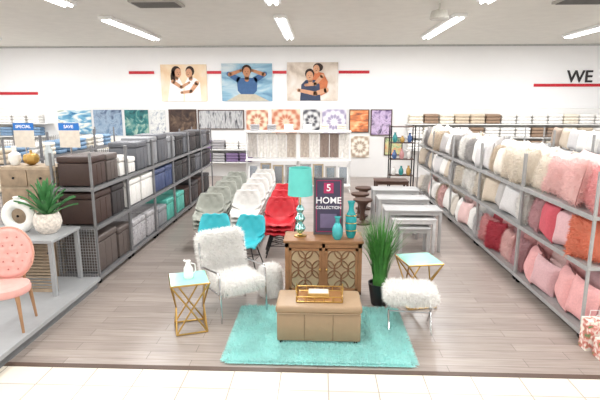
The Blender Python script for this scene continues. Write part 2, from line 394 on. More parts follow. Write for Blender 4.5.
# ---------------------------------------------------------------- pillows
def pillow_mesh(w,h,t,furn=0,furl=.03,seed=0):
    m=M(); n=14
    for sgn in (-1,1):
        def fn(u,v,s=sgn):
            a=2*u-1;b=2*v-1
            th=max(0,(1-a**4)*(1-b**4))**.6
            wr=.08*math.sin(5*a+seed)*math.cos(4*b+seed*2)
            y=a*w/2*(1-.13*(1-b*b)); z=h/2+b*h/2*(1-.1*(1-a*a))
            return (s*(t/2*th*(1+wr)+.004),y if s>0 else -y,z)
        m.grid(fn,n,n)
    if furn: m.fur(furn,furl,.009,.5,.2)
    return m
PC={'white':(240,238,234),'cream':(230,222,210),'beige':(208,194,176),'grey':(182,178,176),'palepink':(234,200,197),'pink':(224,166,166),'rose':(196,86,98),'peach':(230,148,122),'mauve':(212,172,176),'taupe':(170,152,138),'lightgrey':(212,210,210)}
pm={}
for k,c in PC.items():
    mt=mat('pillow_'+k,c,.9,0,.06,40,.35,bscale=60); mf=furmat('fur_pillow_'+k,c)
    for f in (0,1):
        m=pillow_mesh(.5,.47,.2 if not f else .18,0 if not f else 1500,.045,len(pm))
        me=bpy.data.meshes.new('throw_pillow'); me.from_pydata(m.v,[],m.f); me.update()
        for pp in me.polygons: pp.use_smooth=True
        me.materials.append(mf if f else mt); pm[(k,f)]=me
nm={'white':'white','cream':'cream','beige':'beige','grey':'grey','palepink':'pale pink','pink':'pink','rose':'rose red','peach':'peach orange','mauve':'dusty pink','taupe':'taupe','lightgrey':'light grey'}
def pillow(k,f,x,y,z,lean,rz,s=1,rx=None):
    o=bpy.data.objects.new('throw_pillow',pm[(k,f)]); COL.objects.link(o)
    o.location=(x,y,z); o.rotation_euler=(math.radians(R.uniform(-9,9) if rx is None else rx),math.radians(lean),math.radians(rz)); o.scale=(s,s,s)
    o["label"]=("shaggy " if f else "plush ")+nm[k]+" throw pillow on a metal shelf"; o["category"]="pillow"; o["group"]="pillows on the racks"
def pick(z,y):
    if z>1.3:
        if y<6.2: return R.choice(['palepink','pink','palepink'])
        if y<6.9: return R.choice(['palepink','palepink','cream'])
        if y<8.4: return R.choice(['beige','cream','cream','lightgrey'])
        return R.choice(['white','white','cream','lightgrey','grey','beige'])
    if z>.5:
        if y<5.6: return 'peach'
        if y<6.9: return R.choice(['rose','rose','mauve'])
        if y<8.2: return R.choice(['lightgrey','grey','white','palepink'])
        return R.choice(['white','cream','white','beige','lightgrey'])
    if y<7.4: return R.choice(['pink','mauve','palepink','pink'])
    if y<8.6: return R.choice(['palepink','rose','pink','mauve'])
    return R.choice(['white','cream','lightgrey','palepink','white','beige'])
for z in LV:
    y=5.3; last=None; i=0
    while y<13.9:
        k=pick(z,y); 
        if k==last: k=pick(z,y)
        last=k
        f=1 if (k in('peach',) or R.random()<.4) else 0
        s=R.uniform(.95,1.08) if z<1.3 else R.uniform(1.0,1.15)
        pillow(k,f,3.0+R.uniform(-.02,.05),y,z+.004,R.uniform(4,14),R.choice((-1,1))*R.uniform(6,20),s)
        pillow(pick(z,y),0,3.3,y+.22,z+.004,R.uniform(4,10),R.uniform(-8,8),s*1.12)
        y+=.45; i+=1
y=5.3
while y<13.7:
    pillow(pick(1.5,y+1),0,3.8,y,1.424,-6,R.uniform(-8,8),1.05); y+=.44
# second rack further right
for i in range(4): clone(g,(6.2,7.5+i*RL,0),None,"grey metal shelf rack with folded bedding")
for i in range(13):
    pillow(R.choice(['cream','beige','white','lightgrey','taupe']),0,6.4,7.8+i*.46,1.424,8,R.uniform(-8,8),1.15)
    pillow(R.choice(['cream','beige','white','lightgrey']),0,6.4,7.8+i*.46,.864,8,R.uniform(-8,8),1.1)
# ---------------------------------------------------------------- rug
m=M(); m.b2(-.93,.95,4.46,5.78,.0,.02,.008)
for _ in range(22000):
    x=R.uniform(-.95,.97); y=R.uniform(4.44,5.8)
    m.blade((x,y,.015),(R.gauss(0,.6),R.gauss(0,.6),1),R.uniform(.03,.055),.013)
for _ in range(1500):
    x=R.choice([-.94,.96]); m.blade((x,R.uniform(4.45,5.8),.01),(math.copysign(1,x),R.gauss(0,.5),.2),.07,.012)
    m.blade((R.uniform(-.93,.95),4.45,.01),(R.gauss(0,.4),-1,.15),.06,.012)
o=mk('shag_rug',m,furmat('rug_turquoise',(192,238,235),.07,5,.4),flat=True); tag(o,"turquoise shag rug with fluffy edges on the floor","rug"); o["kind"]="stuff"
# ---------------------------------------------------------------- tan ottoman
tan=mat('tan_leather',(160,134,106),.45,0,.025,20,.06)
e=empty('storage_bench'); tag(e,"tan leather storage bench standing on the turquoise rug","ottoman",(0.005,5.06,.02))
m=M(); m.b2(-.455,.455,-.23,.23,.03,.345,.015); mk('body',m,tan,e)
for x in (-.155,.155):
    m=M(); m.cyl((x,-.231,.04),(x,-.231,.34),.004,n=6)
    mk('seam',m,mat('tan_seam',(128,104,78),.6),e)
m=M(); m.b2(-.468,.468,-.243,.243,.35,.44,.03,seg=3)
m.cyl((-.44,-.243,.355),(.44,-.243,.355),.006,n=6); mk('lid',m,tan,e)
for x in (-.41,.41):
    for y in (-.19,.19):
        m=M(); m.cyl((x,y,0),(x,y,.035),.022,.026,n=12); mk('foot',m,black,e)
# tray
e=empty('serving_tray'); tag(e,"brass serving tray with lattice handles on a tan bench","tray",(0.01,5.08,.462))
m=M(); m.b2(-.25,.25,-.16,.16,0,.012); mk('tray_base',m,mat('tray_wood',(150,105,60),.4),e)
m=M()
for (a,b) in (((-.25,-.16),(.25,-.16)),((.25,-.16),(.25,.16)),((.25,.16),(-.25,.16)),((-.25,.16),(-.25,-.16))):
    for z in (.01,.065): m.cyl((a[0],a[1],z),(b[0],b[1],z),.008,n=6)
    for k in range(5):
        q=(a[0]+(b[0]-a[0])*k/5,a[1]+(b[1]-a[1])*k/5); m.cyl((q[0],q[1],.01),(q[0],q[1],.065),.006,n=6)
mk('rim',m,gold,e)
for sx in (-1,1):
    m=M(); m.tube([(sx*.25,-.07,.06),(sx*.26,-.06,.13),(sx*.26,.06,.13),(sx*.25,.07,.06)],.009,6); mk('handle',m,gold,e)
m=M(); m.b2(-.12,.12,-.07,.07,0,.05,.004); o=mk('decorative_box',m,mat('box_gold',(190,156,92),.35,.6)); tag(o,"small gold decorative box with pale lid on a tray","box",(0,5.08,.474))
m=M(); m.b2(-.11,.11,-.06,.06,.05,.062,.002); mk('lid',m,mat('box_lid',(225,215,195),.4),o)
# ---------------------------------------------------------------- cabinet
oak=mat('oak_brown',(146,104,70),.5,0,.12,8,.1)
mirror=mat('mirror_glass',(186,164,134),.25,.3,.04)
e=empty('accent_cabinet'); tag(e,"brown wooden cabinet with mirrored lattice doors","cabinet",(.06,6.2,0))
W2=.5
m=M(); m.b2(-W2-.02,W2+.02,-.235,.235,.82,.855,.006); mk('cabinet_top',m,oak,e)
m=M(); m.b2(-W2,W2,-.205,.22,.12,.82,.004); m.b2(-W2,W2,-.22,-.2,.76,.82);m.b2(-W2,W2,-.22,-.2,.12,.17)
m.b2(-W2,-W2+.05,-.22,-.2,.12,.82); m.b2(W2-.05,W2,-.22,-.2,.12,.82); m.b2(-.02,.02,-.22,-.2,.12,.82); mk('body',m,oak,e)
for x in (-W2+.04,W2-.04):
    for y in (-.18,.18):
        m=M(); m.box((x,y,.06),(.05,.05,.12),.004); mk('leg',m,oak,e)
for sx in (-1,1):
    cx=sx*.235; m=M(); m.b2(cx-.21,cx+.21,-.215,-.207,.18,.75)
    dr=mk('door',m,mirror,e,flat=True)
    m=M()
    for (a,b,c,d) in ((cx-.21,cx-.18,.18,.75),(cx+.18,cx+.21,.18,.75),(cx-.21,cx+.21,.18,.21),(cx-.21,cx+.21,.72,.75)): m.b2(a,b,-.228,-.21,c,d)
    mk('door_frame',m,oak,dr,flat=True)
    m=M(); r=.12
    for (ox,oz) in ((-.09,.33),(.09,.33),(-.09,.6),(.09,.6),(0,.465),(-.18,.465),(.18,.465),(0,.2),(0,.73)):
        pts=[(cx+ox+r*.8*math.cos(t*math.pi/12),-.219,oz+r*math.sin(t*math.pi/12)) for t in range(24)]
        pts=[(min(cx+.19,max(cx-.19,q[0])),q[1],min(.73,max(.2,q[2]))) for q in pts]
        m.tube(pts,.009,5,closed=True)
    mk('lattice',m,mat('lattice_wood',(118,82,54),.5),dr)
    m=M(); m.ball((cx-sx*.19,-.24,.47),.014,8); mk('knob',m,gold,dr)
# lamp
e=empty('table_lamp'); tag(e,"table lamp with turquoise shade and stacked glass base","lamp",(-.25,6.2,.855))
m=M(); m.lathe([(.085,0),(.085,.015),(.03,.025),(.02,.04)],24); mk('base',m,gold,e)
m=M(); m.lathe([(.02,.04),(.05,.06),(.075,.11),(.05,.16),(.025,.18),(.05,.2),(.07,.245),(.045,.29),(.02,.31),(.04,.33),(.055,.37),(.035,.41),(.014,.43)],24); mk('stem',m,mat('mercury_glass',(150,200,198),.12,.7,.25,30),e)
m=M(); m.cyl((0,0,.42),(0,0,.6),.008,n=8); mk('pole',m,gold,e)
m=M(); m.lathe([(.165,.56),(.145,.92),(.14,.92),(.16,.56)],32); mk('lamp_shade',m,mat('shade_turquoise',(92,186,178),.7,0,.04,emit=.15),e)
# sign
e=empty('framed_sign'); tag(e,"framed purple sign with white lettering on a cabinet","sign",(.125,6.3,.856)); e.rotation_euler=(math.radians(-4),0,0)
m=M(); m.b2(-.18,.18,-.008,.01,.02,.75); mk('board',m,mat('sign_navy',(62,56,82),.5,0,.05),e,flat=True)
m=M(); m.b2(-.2,-.175,-.02,.015,0,.77);m.b2(.175,.2,-.02,.015,0,.77);m.b2(-.2,.2,-.02,.015,0,.025);m.b2(-.2,.2,-.02,.015,.745,.77); mk('frame',m,mat('sign_frame',(96,92,96),.5),e,flat=True)
mag=mat('sign_magenta',(176,40,92),.5)
m=M()
for (a,b,c,d) in ((-.165,.165,.725,.733),(-.165,.165,.035,.043),(-.165,-.157,.035,.733),(.157,.165,.035,.733)): m.b2(a,b,-.012,-.008,c,d)
mk('printed_border',m,mag,e,flat=True)
m=M(); m.b2(-.065,.065,-.014,-.008,.56,.7); mk('logo',m,mag,e,flat=True)
wl=mat('sign_white',(245,243,245),.5)
textmesh('lettering',"5",.13,wl,e,T(0,-.017,.63)@Rx(90))
textmesh('lettering',"HOME",.122,wl,e,T(0,-.012,.46)@Rx(90))
textmesh('lettering',"COLLECTION",.056,wl,e,T(0,-.012,.365)@Rx(90))
m=M(); m.b2(-.11,.11,-.012,-.008,.09,.28)
mk('printed_picture',m,mat('sign_print',(110,98,130),.5),e,flat=True)
# vases
m=M(); m.lathe([(.045,0),(.065,.05),(.075,.18),(.07,.3),(.04,.36),(.032,.4),(.036,.44),(.05,.49),(.045,.49),(.02,.4)],28); o=mk('vase',m,teal); tag(o,"tall teal glass vase on the wooden cabinet","vase",(.42,6.15,.856))
for z in (.1,.2,.3):
    m=M(); m.lathe([(.07+.004,z),(.08,z+.006),(.074,z+.012)],24)
    mk('band',m,gold,o)
m=M(); m.lathe([(.04,0),(.068,.05),(.07,.14),(.045,.2),(.028,.22),(.03,.27),(.045,.3),(.04,.3),(.02,.25)],28); o=mk('vase',m,mat('teal_glass',(70,175,180),.12,.2,.1)); tag(o,"small teal glass vase with narrow neck on the cabinet","vase",(.24,6.06,.856))
# ---------------------------------------------------------------- white fur chair
fur=furmat('white_faux_fur',(251,250,248),.02,10,.4)
e=empty('fur_chair'); tag(e,"white faux fur armchair with slim chrome frame","chair",(-1.08,5.74,0),36)
m=M(); m.box((0,-.02,.41),(.56,.58,.13),.05,seg=3); m.fur(9000,.06,.012,.45,.4); mk('seat',m,fur,e,flat=False)
m=M(); m.box((0,0,.27),(.6,.12,.54),.05,T(0,.27,.42)@Rx(-16),seg=3); m.fur(11000,.065,.012,.45,.5); mk('backrest',m,fur,e)
for sx in (-1,1):
    x=sx*.31
    m=M(); m.tube([(x,-.3,.0),(x,-.28,.3),(x,-.26,.58),(x,-.23,.61),(x,.22,.56),(x,.28,.53)],.013,8); mk('armrest',m,chrome,e)
    m=M(); m.tube([(x,.3,.0),(x,.24,.34),(x,.34,.85)],.013,8); mk('leg',m,chrome,e)
m=M()
for y in (-.27,.24): m.cyl((-.31,y,.34),(.31,y,.34),.011,n=8)
for x in (-.31,.31): m.cyl((x,-.28,.34),(x,.25,.34),.011,n=8)
mk('seat_frame',m,chrome,e)
# fur pouf
e=empty('fur_stool'); tag(e,"small round white faux fur stool beside a cabinet","stool",(-.66,6.22,0))
m=M(); m.lathe([(.12,.0),(.145,.03),(.15,.2),(.145,.36),(.11,.42),(.02,.43)],24); m.fur(5000,.045,.011,.45,.4); mk('seat',m,fur,e)
# fur bench
e=empty('fur_bench'); tag(e,"white faux fur bench with crossed chrome legs","bench",(1.07,5.33,0),-6)
m=M(); m.box((0,0,.43),(.54,.42,.12),.05,seg=3); m.fur(9000,.065,.012,.45,.3); mk('seat',m,fur,e)
for x in (-.24,.24):
    m=M(); m.tube([(x,-.19,0),(x,-.17,.03),(x,.16,.36)],.011,8); m.tube([(x,.19,0),(x,.17,.03),(x,-.16,.36)],.011,8); mk('leg',m,chrome,e)
m=M(); m.cyl((-.24,0,.19),(.24,0,.19),.01,n=8); mk('crossbar',m,chrome,e)
# gold side tables
def gtable(label,loc,rz,s=.2,h=.6):
    e=empty('side_table'); tag(e,label,"side table",loc,rz)
    m=M(); m.b2(-s,s,-s,s,h-.012,h+.0,.003); mk('tabletop',m,mint,e,flat=True)
    for z,nme in ((h-.014,'top_frame'),(.012,'base_frame')):
        m=M(); k=1 if z>.1 else .82
        c=[(-s*k,-s*k,z),(s*k,-s*k,z),(s*k,s*k,z),(-s*k,s*k,z)]
        for i in range(4): m.cyl(c[i],c[(i+1)%4],.011,n=8)
        mk(nme,m,gold,e)
    for i in range(4):
        a=[(-1,-1),(1,-1),(1,1),(-1,1)][i]; b=[(-1,-1),(1,-1),(1,1),(-1,1)][(i+1)%4]
        m=M(); m.tube([(a[0]*s,a[1]*s,h-.015),((a[0]+b[0])/2*s*.75,(a[1]+b[1])/2*s*.75,h*.45),(b[0]*s*.82,b[1]*s*.82,.012)],.01,8)
        m.tube([(b[0]*s,b[1]*s,h-.015),((a[0]+b[0])/2*s*.75,(a[1]+b[1])/2*s*.75,h*.45),(a[0]*s*.82,a[1]*s*.82,.012)],.01,8)
        mk('leg',m,gold,e)
    return e
gtable("gold metal side table with mint glass top holding a pitcher",(-1.5,5.2,0),20,.21,.62)
gtable("gold metal side table with mint glass top beside a grass plant",(1.3,6.02,0),12,.23,.62)
m=M(); m.lathe([(.045,0),(.055,.02),(.052,.12),(.03,.16),(.024,.19),(.032,.21)],20); o=mk('pitcher',m,white); tag(o,"white ceramic pitcher on a mint side table","pitcher",(-1.5,5.2,.62))
m=M(); m.tube([(.03,0,.18),(.08,0,.17),(.085,0,.09),(.05,0,.05)],.007,6); mk('handle',m,white,o)
m=M(); m.tube([(-.03,0,.2),(-.05,0,.215)],.012,6); mk('spout',m,white,o)
# ---------------------------------------------------------------- grass plant
e=empty('potted_grass'); tag(e,"tall artificial grass plant in a black pot","plant",(.8,5.98,0))
m=M(); m.lathe([(.1,0),(.11,.02),(.145,.26),(.155,.3),(.14,.3),(.13,.26),(.01,.26)],28); mk('pot',m,mat('pot_black',(28,28,30),.4),e)
m=M()
for i in range(440):
    a=R.uniform(0,2*math.pi); r0=R.uniform(0,.09); ln=R.uniform(.6,1.02); sp=R.uniform(.03,.44)
    p0=Vector((r0*math.cos(a),r0*math.sin(a),.26)); d=Vector((math.cos(a),math.sin(a),0)); side=Vector((-math.sin(a),math.cos(a),0))
    o_=len(m.v); seg=5
    for k in range(seg+1):
        t=k/seg; p=p0+d*sp*t*t*ln+Vector((0,0,ln*t*(1-.25*sp*t*t*2))); w_=.011*(1-t)+.001
        m.v.append(tuple(p-side*w_)); m.v.append(tuple(p+side*w_))
    for k in range(seg): m.f.append((o_+2*k,o_+2*k+1,o_+2*k+3,o_+2*k+2))
mk('foliage',m,mat('grass_green',(70,132,58),.6,0,.4,9),e)
# ---------------------------------------------------------------- shell chairs
def shell_chair(mt,legm,label,group):
    e=empty('shell_chair'); tag(e,label,"chair",group=group)
    prof=[(-.24,.43),(-.2,.455),(-.1,.445),(0,.435),(.1,.44),(.17,.48),(.21,.56),(.235,.66),(.255,.76),(.26,.83)]
    def fn(u,v):
        a=2*u-1; t=v*(len(prof)-1); i=min(int(t),len(prof)-2); f=t-i
        y=prof[i][0]*(1-f)+prof[i+1][0]*f; z=prof[i][1]*(1-f)+prof[i+1][1]*f
        w_=.25*(1-.22*max(0,(v-.6)/.4)**2)*(1-.12*max(0,(.2-v)/.2)**2)
        up=.11*abs(a)**2.5*math.sin(math.pi*min(1,v*1.05))
        q=.008*math.cos(a*math.pi*3)*math.cos(v*math.pi*8)
        return (a*w_,y-(up*.9 if v>.5 else 0)+q,z+(up if v<=.6 else up*.5)+q)
    m=M(); m.grid(fn,18,30); o=mk('seat',m,mt,e,ang=80)
    md=o.modifiers.new('Solidify','SOLIDIFY'); md.thickness=.022
    for sx in (-1,1):
        for sy in (-1,1):
            m=M(); m.cyl((sx*.1,sy*.1,.44),(sx*.22,sy*.2+.01,0),.01,n=6); mk('leg',m,legm,e)
    m=M(); m.cyl((-.17,-.15,.2),(.17,.17,.2),.006,n=6); m.cyl((.17,-.15,.2),(-.17,.17,.2),.006,n=6)
    m.tube([(-.17,-.15,.2),(.17,-.15,.2),(.17,.17,.2),(-.17,.17,.2)],.006,6,closed=True); mk('brace',m,legm,e)
    return e
tq=mat('chair_turquoise',(46,172,184),.5,0,.06)
c=shell_chair(tq,black,"turquoise quilted shell chair with black wire legs","turquoise chairs"); c.location=(-1.66,7.3,0); c.rotation_euler=(0,0,.15)
clone(c,(-1.14,7.25,0),(0,0,-12))
wc=shell_chair(mat('chair_white',(206,203,199),.5),chrome,"white shell chair stacked in a pile","stacked white chairs"); wc.location=(-1.28,8.2,0)
gc=clone(wc,(-1.95,8.3,0),None,"sage grey shell chair stacked in a pile","stacked grey chairs")
rc=clone(wc,(-.68,8.0,0),None,"red shell chair stacked in a pile","stacked red chairs")
for c_,mt in ((gc,mat('chair_sage',(150,152,143),.6)),(rc,mat('chair_red',(188,26,40),.5))):
    for ch in c_.children:
        if ch.name.startswith('seat'):
            ch.data=ch.data.copy(); ch.data.materials.clear(); ch.data.materials.append(mt)
        elif c_ is rc:
            ch.data=ch.data.copy(); ch.data.materials.clear(); ch.data.materials.append(black)
def stacks(c0,x,ys,n):
    for y in ys:
        for i in range(n):
            if y==ys[0] and i==0: c0.location=(x,y,0); continue
            clone(c0,(x,y+.004*i,.075*i))
stacks(wc,-1.3,[8.25,8.95,9.65,10.35,11.05],4)
stacks(gc,-1.98,[8.3,9.0,9.7,10.4,11.1],3)
stacks(rc,-.68,[8.0,8.7,9.4],3)
# ---------------------------------------------------------------- grey nesting tables
gt=mat('table_grey',(172,172,172),.4,0,.04); gt2=mat('table_white',(214,214,214),.4)
def ptable(w_,d_,h_,mt,label,loc,group=None,name='console_table',cat="table"):
    e=empty(name); tag(e,label,cat,loc,group=group)
    m=M(); m.b2(-w_/2,w_/2,-d_/2,d_/2,h_-.03,h_,.004); mk('tabletop',m,mt,e)
    for (a,b) in ((-d_/2+.02,-d_/2+.035),(d_/2-.035,d_/2-.02)):
        m=M(); m.b2(-w_/2+.03,w_/2-.03,a,b,h_-.09,h_-.03); mk('apron',m,mt,e,flat=True)
    for x in (-1,1):
        for y in (-1,1):
            m=M(); m.box((x*(w_/2-.035),y*(d_/2-.035),(h_-.03)/2),(.05,.05,h_-.03),.004); mk('leg',m,mt,e)
    return e
for j,y in enumerate((8.5,9.5,10.5)):
    ptable(1.0,.5,.76,gt,"large grey nesting console table",(1.66,y,0),"grey nesting tables")
    ptable(.76,.42,.62,gt2,"medium pale grey table nested under a larger one",(1.66,y-.12,0),"grey nesting tables")
    ptable(.54,.36,.48,gt,"small grey table nested under a larger one",(1.66,y-.24,0),"grey nesting tables")
dw=mat('dark_wood',(74,50,38),.45,0,.15)
ptable(.8,.5,.76,dw,"dark brown wooden table behind grey tables",(1.75,11.7,0))
for (x,y) in ((.95,10.3),(.95,11.0),(1.1,11.8)):
    e=empty('round_stool'); tag(e,"round dark wooden stool with turned column","stool",(x,y,0),group="dark round stools")
    m=M(); m.lathe([(.2,.5),(.21,.52),(.21,.55),(.01,.55)],24); mk('seat',m,dw,e)
    m=M(); m.lathe([(.19,0),(.19,.03),(.07,.08),(.05,.25),(.08,.4),(.15,.5)],20); mk('base',m,dw,e)
# ---------------------------------------------------------------- étagère
e=empty('bookshelf'); tag(e,"tall black metal bookshelf with wooden shelves","shelving",(2.25,13.3,0))
for x in (-.32,.32):
    for y in (-.17,.17):
        m=M(); m.box((x,y,1.0),(.03,.03,2.0)); mk('post',m,black,e,flat=True)
for z in (.2,.65,1.1,1.55,1.98):
    m=M(); m.b2(-.33,.33,-.18,.18,z-.02,z); mk('shelf',m,dw,e,flat=True)
VC=[('white',(236,234,230)),('teal',(60,150,150)),('gold',(200,160,90)),('blue',(80,110,160)),('pink',(220,160,160))]
i=0
for z in (.65,1.1,1.55):
    for x in (-.2,0,.2):
        cn,cc=VC[i%5]; i+=1
        m=M(); h=R.uniform(.16,.28); m.lathe([(.04,0),(.07,h*.3),(.06,h*.6),(.025,h*.85),(.035,h)],14); o=mk('vase',m,mat('deco_'+cn,cc,.3)); tag(o,cn+" decorative vase on a black metal bookshelf","vase",(2.25+x,13.25,z),group="vases on the bookshelf")
# ---------------------------------------------------------------- textile racks
e=empty('hanging_rack')
tag(e,"white metal rack with hanging towels and leaning mirrors","rack",(-1.42,14.3,0),group="towel racks")
for x in (-.76,.76):
    m=M(); m.box((x,0,.9),(.04,.04,1.8)); m.box((x,0,.02),(.04,.5,.04)); mk('upright',m,white,e,flat=True)
m=M(); m.cyl((-.76,0,1.72),(.76,0,1.72),.012,n=8); mk('rail',m,chrome,e)
m=M(); m.b2(-.78,.78,-.2,.2,1.76,1.8); mk('top_shelf',m,white,e,flat=True)
m=M(); m.b2(-.78,.78,-.22,.2,.92,.95); mk('shelf',m,white,e,flat=True)
m=M(); m.b2(-.78,.78,-.22,.2,.17,.2); mk('shelf',m,white,e,flat=True)
clone(e,(.14,14.3,0))
TC=[(196,190,184),(152,142,136),(216,211,204),(128,124,128),(186,174,162),(112,112,122),(226,222,216),(146,130,120)]
tms=[]
for i,cc in enumerate(TC):
    m=M()
    def fn(u,v,ph=i): return ((u-.5)*.27,.025*math.sin(u*math.pi*5+ph)*(1-.6*v),-.7+v*.7)
    m.grid(fn,20,4); m.cyl((-.12,0,0),(.12,0,0),.012,n=6)
    me=bpy.data.meshes.new('hanging_towel'); me.from_pydata(m.v,[],m.f); me.update(); me.materials.append(mat('towel_%d'%i,cc,.9,0,.15,14)); tms.append(me)
tn=['light taupe','brown grey','cream','mid grey','beige','slate','white','mocha']
for bx in (-1.42,.14):
    for i in range(5):
        k=R.randrange(8); o=bpy.data.objects.new('hanging_towel',tms[k]); COL.objects.link(o); o.location=(bx-.58+i*.29,14.3-.02,1.71); tag(o,tn[k]+" towel hanging from a rack rail","towel",group="towels on the racks")
mg=mat('mirror_silver',(176,182,188),.12,.75,.04,3)
mfs=[('silver',mat('frame_silver',(180,178,174),.3,.6)),('dark brown',dw),('champagne',mat('frame_champagne',(190,172,144),.3,.5)),('white',white)]
for bx in (-1.42,.14):
    for i in range(4):
        fn_,fm=mfs[R.randrange(4)]; w_=.32; h_=R.uniform(.56,.66)
        m=M(); m.b2(-w_/2,w_/2,-.008,.008,.0,h_); o=mk('framed_mirror',m,mg,flat=True); tag(o,"rectangular mirror with "+fn_+" frame on a white rack","mirror",(bx-.55+i*.37,14.14,.201),group="framed mirrors on the racks"); o.rotation_euler=(math.radians(-6),0,0)
        m=M()
        for (a,b,c,d) in ((-w_/2,-w_/2+.045,0,h_),(w_/2-.045,w_/2,0,h_),(-w_/2,w_/2,0,.045),(-w_/2,w_/2,h_-.045,h_)): m.b2(a,b,-.02,.012,c,d)
        mk('frame',m,fm,o,flat=True)
fb={}
FC={'white':(238,236,232),'grey':(160,158,160),'purple':(122,102,138),'beige':(206,190,168),'cream':(226,218,202),'blue':(120,148,176),'brown':(150,126,106),'dark':(96,92,96)}
for k,cc in FC.items():
    m=M()
    for i in range(3): m.box((0,0,.055+i*.1),(.44,.34,.098),.04,seg=3)
    me=bpy.data.meshes.new('folded_blanket'); me.from_pydata(m.v,[],m.f); me.update()
    for pp in me.polygons: pp.use_smooth=True
    me.materials.append(mat('blanket_'+k,cc,.9,0,.1,20)); fb[k]=me
def blanket(k,x,y,z,s=1):
    o=bpy.data.objects.new('folded_blanket',fb[k]); COL.objects.link(o); o.location=(x,y,z); o.scale=(s,s,s)
    tag(o,k+" folded blanket stack on a shelf","blanket",group="folded blankets on wall shelves")
for bx in (-1.42,.14):
    for i in range(3): blanket(R.choice(['white','grey','beige','cream']),bx-.5+i*.5,14.3,1.8,.6)
def wshelf(x0,x1,zs):
    for z in zs:
        m=M(); m.b2(0,x1-x0,-.4,0,-.03,0); o=mk('wall_shelf',m,white,flat=True); tag(o,"white wall shelf holding folded bedding","shelf",(x0,17.15,z),group="wall shelves")
wshelf(3.0,11.0,(1.0,1.45,1.9)); wshelf(-12,-9.6,(1.0,1.45,1.9)); wshelf(-4.3,-2.5,(.55,1.0)); wshelf(-9.4,-4.4,(.55,1.0))
x=3.3
while x<10.9:
    for z in (1.0,1.45,1.9): blanket(R.choice(['white','white','cream','beige','white','brown']),x,16.96,z,1.08)
    x+=.52
for x in [-11.7+.52*i for i in range(4)]:
    for z in (1.0,1.45,1.9): blanket(R.choice(['white','cream','white','blue']),x,16.96,z)
for i in range(4):
    for z in (.55,1.0): blanket(R.choice(['purple','grey','white','purple']),-4.05+i*.48,16.96,z)
for i in range(9):
    blanket(R.choice(['blue','grey','white','cream','dark']),-9.1+i*.52,16.96,1.0)
def painting(x0,x1,z0,z1,mt,label,framed=True):
    W=x1-x0;H=z1-z0; m=M(); m.b2(-W/2,W/2,-.03,0,-H/2,H/2)
    o=mk('painting',m,mt,flat=True); tag(o,label,"painting",((x0+x1)/2,17.149,(z0+z1)/2),group="wall art on the rear display")
    if framed:
        m=M()
        for (a,b,c,d) in ((-W/2-.02,-W/2+.01,-H/2,H/2),(W/2-.01,W/2+.02,-H/2,H/2),(-W/2-.02,W/2+.02,-H/2-.02,-H/2+.01),(-W/2-.02,W/2+.02,H/2-.01,H/2+.02)): m.b2(a,b,-.045,0,c,d)
        mk('frame',m,dw,o,flat=True)
painting(-9.4,-8.2,1.5,2.36,art('art_sea',[(30,90,140),(110,170,200),(235,235,225),(60,110,90)],1.6,1,(1,1,3)),"blue seascape canvas painting on the wall",False)
painting(-8.1,-7.08,1.45,2.36,art('art_blue',[(60,80,110),(150,170,190),(90,120,150)],3),"blue grey abstract canvas on the wall",False)
painting(-6.97,-6.12,1.45,2.36,art('art_teal',[(20,60,70),(50,120,120),(180,200,180)],3),"dark teal abstract canvas on the wall",False)
painting(-6.05,-5.5,1.5,2.36,art('art_grey',[(150,160,170),(220,220,215),(120,130,150)],4),"pale grey abstract canvas on the wall",False)
painting(-5.35,-4.4,1.6,2.36,art('art_dark',[(28,22,22),(70,52,44),(120,100,80)],3),"dark brown forest canvas on the wall")
painting(-4.3,-2.7,1.7,2.34,art('art_city',[(90,96,104),(190,190,190),(60,62,70)],2.5,.5,(4,1,1)),"wide grey cityscape canvas on the wall")
painting(-2.6,-1.83,1.6,2.36,mandala('art_rust',(186,120,94),(236,216,190),26,10),"rust coloured mandala tapestry on the wall",False)
painting(-1.7,-.7,1.5,2.38,mandala('art_orange',(190,118,90),(226,200,176),24,12),"orange mandala tapestry on the wall",False)
painting(-.6,0.0,1.6,2.38,mandala('art_black',(80,80,86),(215,215,215),30,8),"black and white mandala tapestry on the wall",False)
painting(.08,.92,1.5,2.38,mandala('art_lilac',(160,152,180),(240,235,240),24,12),"lilac mandala tapestry on the wall",False)
painting(1.05,1.7,1.6,2.36,art('art_sunset',[(90,60,60),(220,130,80),(245,210,160)],2,.5,(1,1,3)),"orange sunset canvas on the wall")
painting(1.8,2.5,1.5,2.36,art('art_purple',[(90,70,120),(200,180,210),(60,50,80)],3),"purple abstract canvas on the wall")
painting(1.1,1.75,.7,1.45,mandala('art_cream',(170,150,130),(235,228,215),30,12),"cream mandala panel on the wall",False)
painting(2.3,2.9,.8,1.4,art('art_green',[(40,90,90),(190,200,150),(230,120,90)],3),"colourful abstract canvas on the wall")
# ---------------------------------------------------------------- left display fixture
gm=mat('fixture_grey',(158,160,162),.5,0,.03)
e=empty('display_platform'); tag(e,"low grey display platform on the shop floor","display")
m=M(); m.b2(-5.2,-3.13,3.7,6.42,.1,.15,.004); mk('deck',m,gm,e,flat=True)
m=M(); m.b2(-5.15,-3.17,3.75,6.38,0,.1); mk('plinth',m,mat('fixture_dark',(110,112,114),.5),e,flat=True)
e=empty('display_shelf'); tag(e,"grey raised shelf on posts standing on the platform","shelf",(0,0,.151))
m=M(); m.b2(-5.2,-3.36,5.68,6.42,.709,.749,.004); mk('shelf',m,gm,e,flat=True)
for (x,y) in ((-3.4,5.72),(-3.4,6.38),(-5.1,5.72),(-5.1,6.38)):
    m=M(); m.box((x,y,.3545),(.05,.05,.709)); mk('post',m,gm,e,flat=True)
e=empty('louvered_panel'); tag(e,"weathered wooden louvered shutter under a grey shelf","shutter",(-3.74,5.85,.15))
grw=mat('weathered_wood',(166,148,126),.7,0,.18,10)
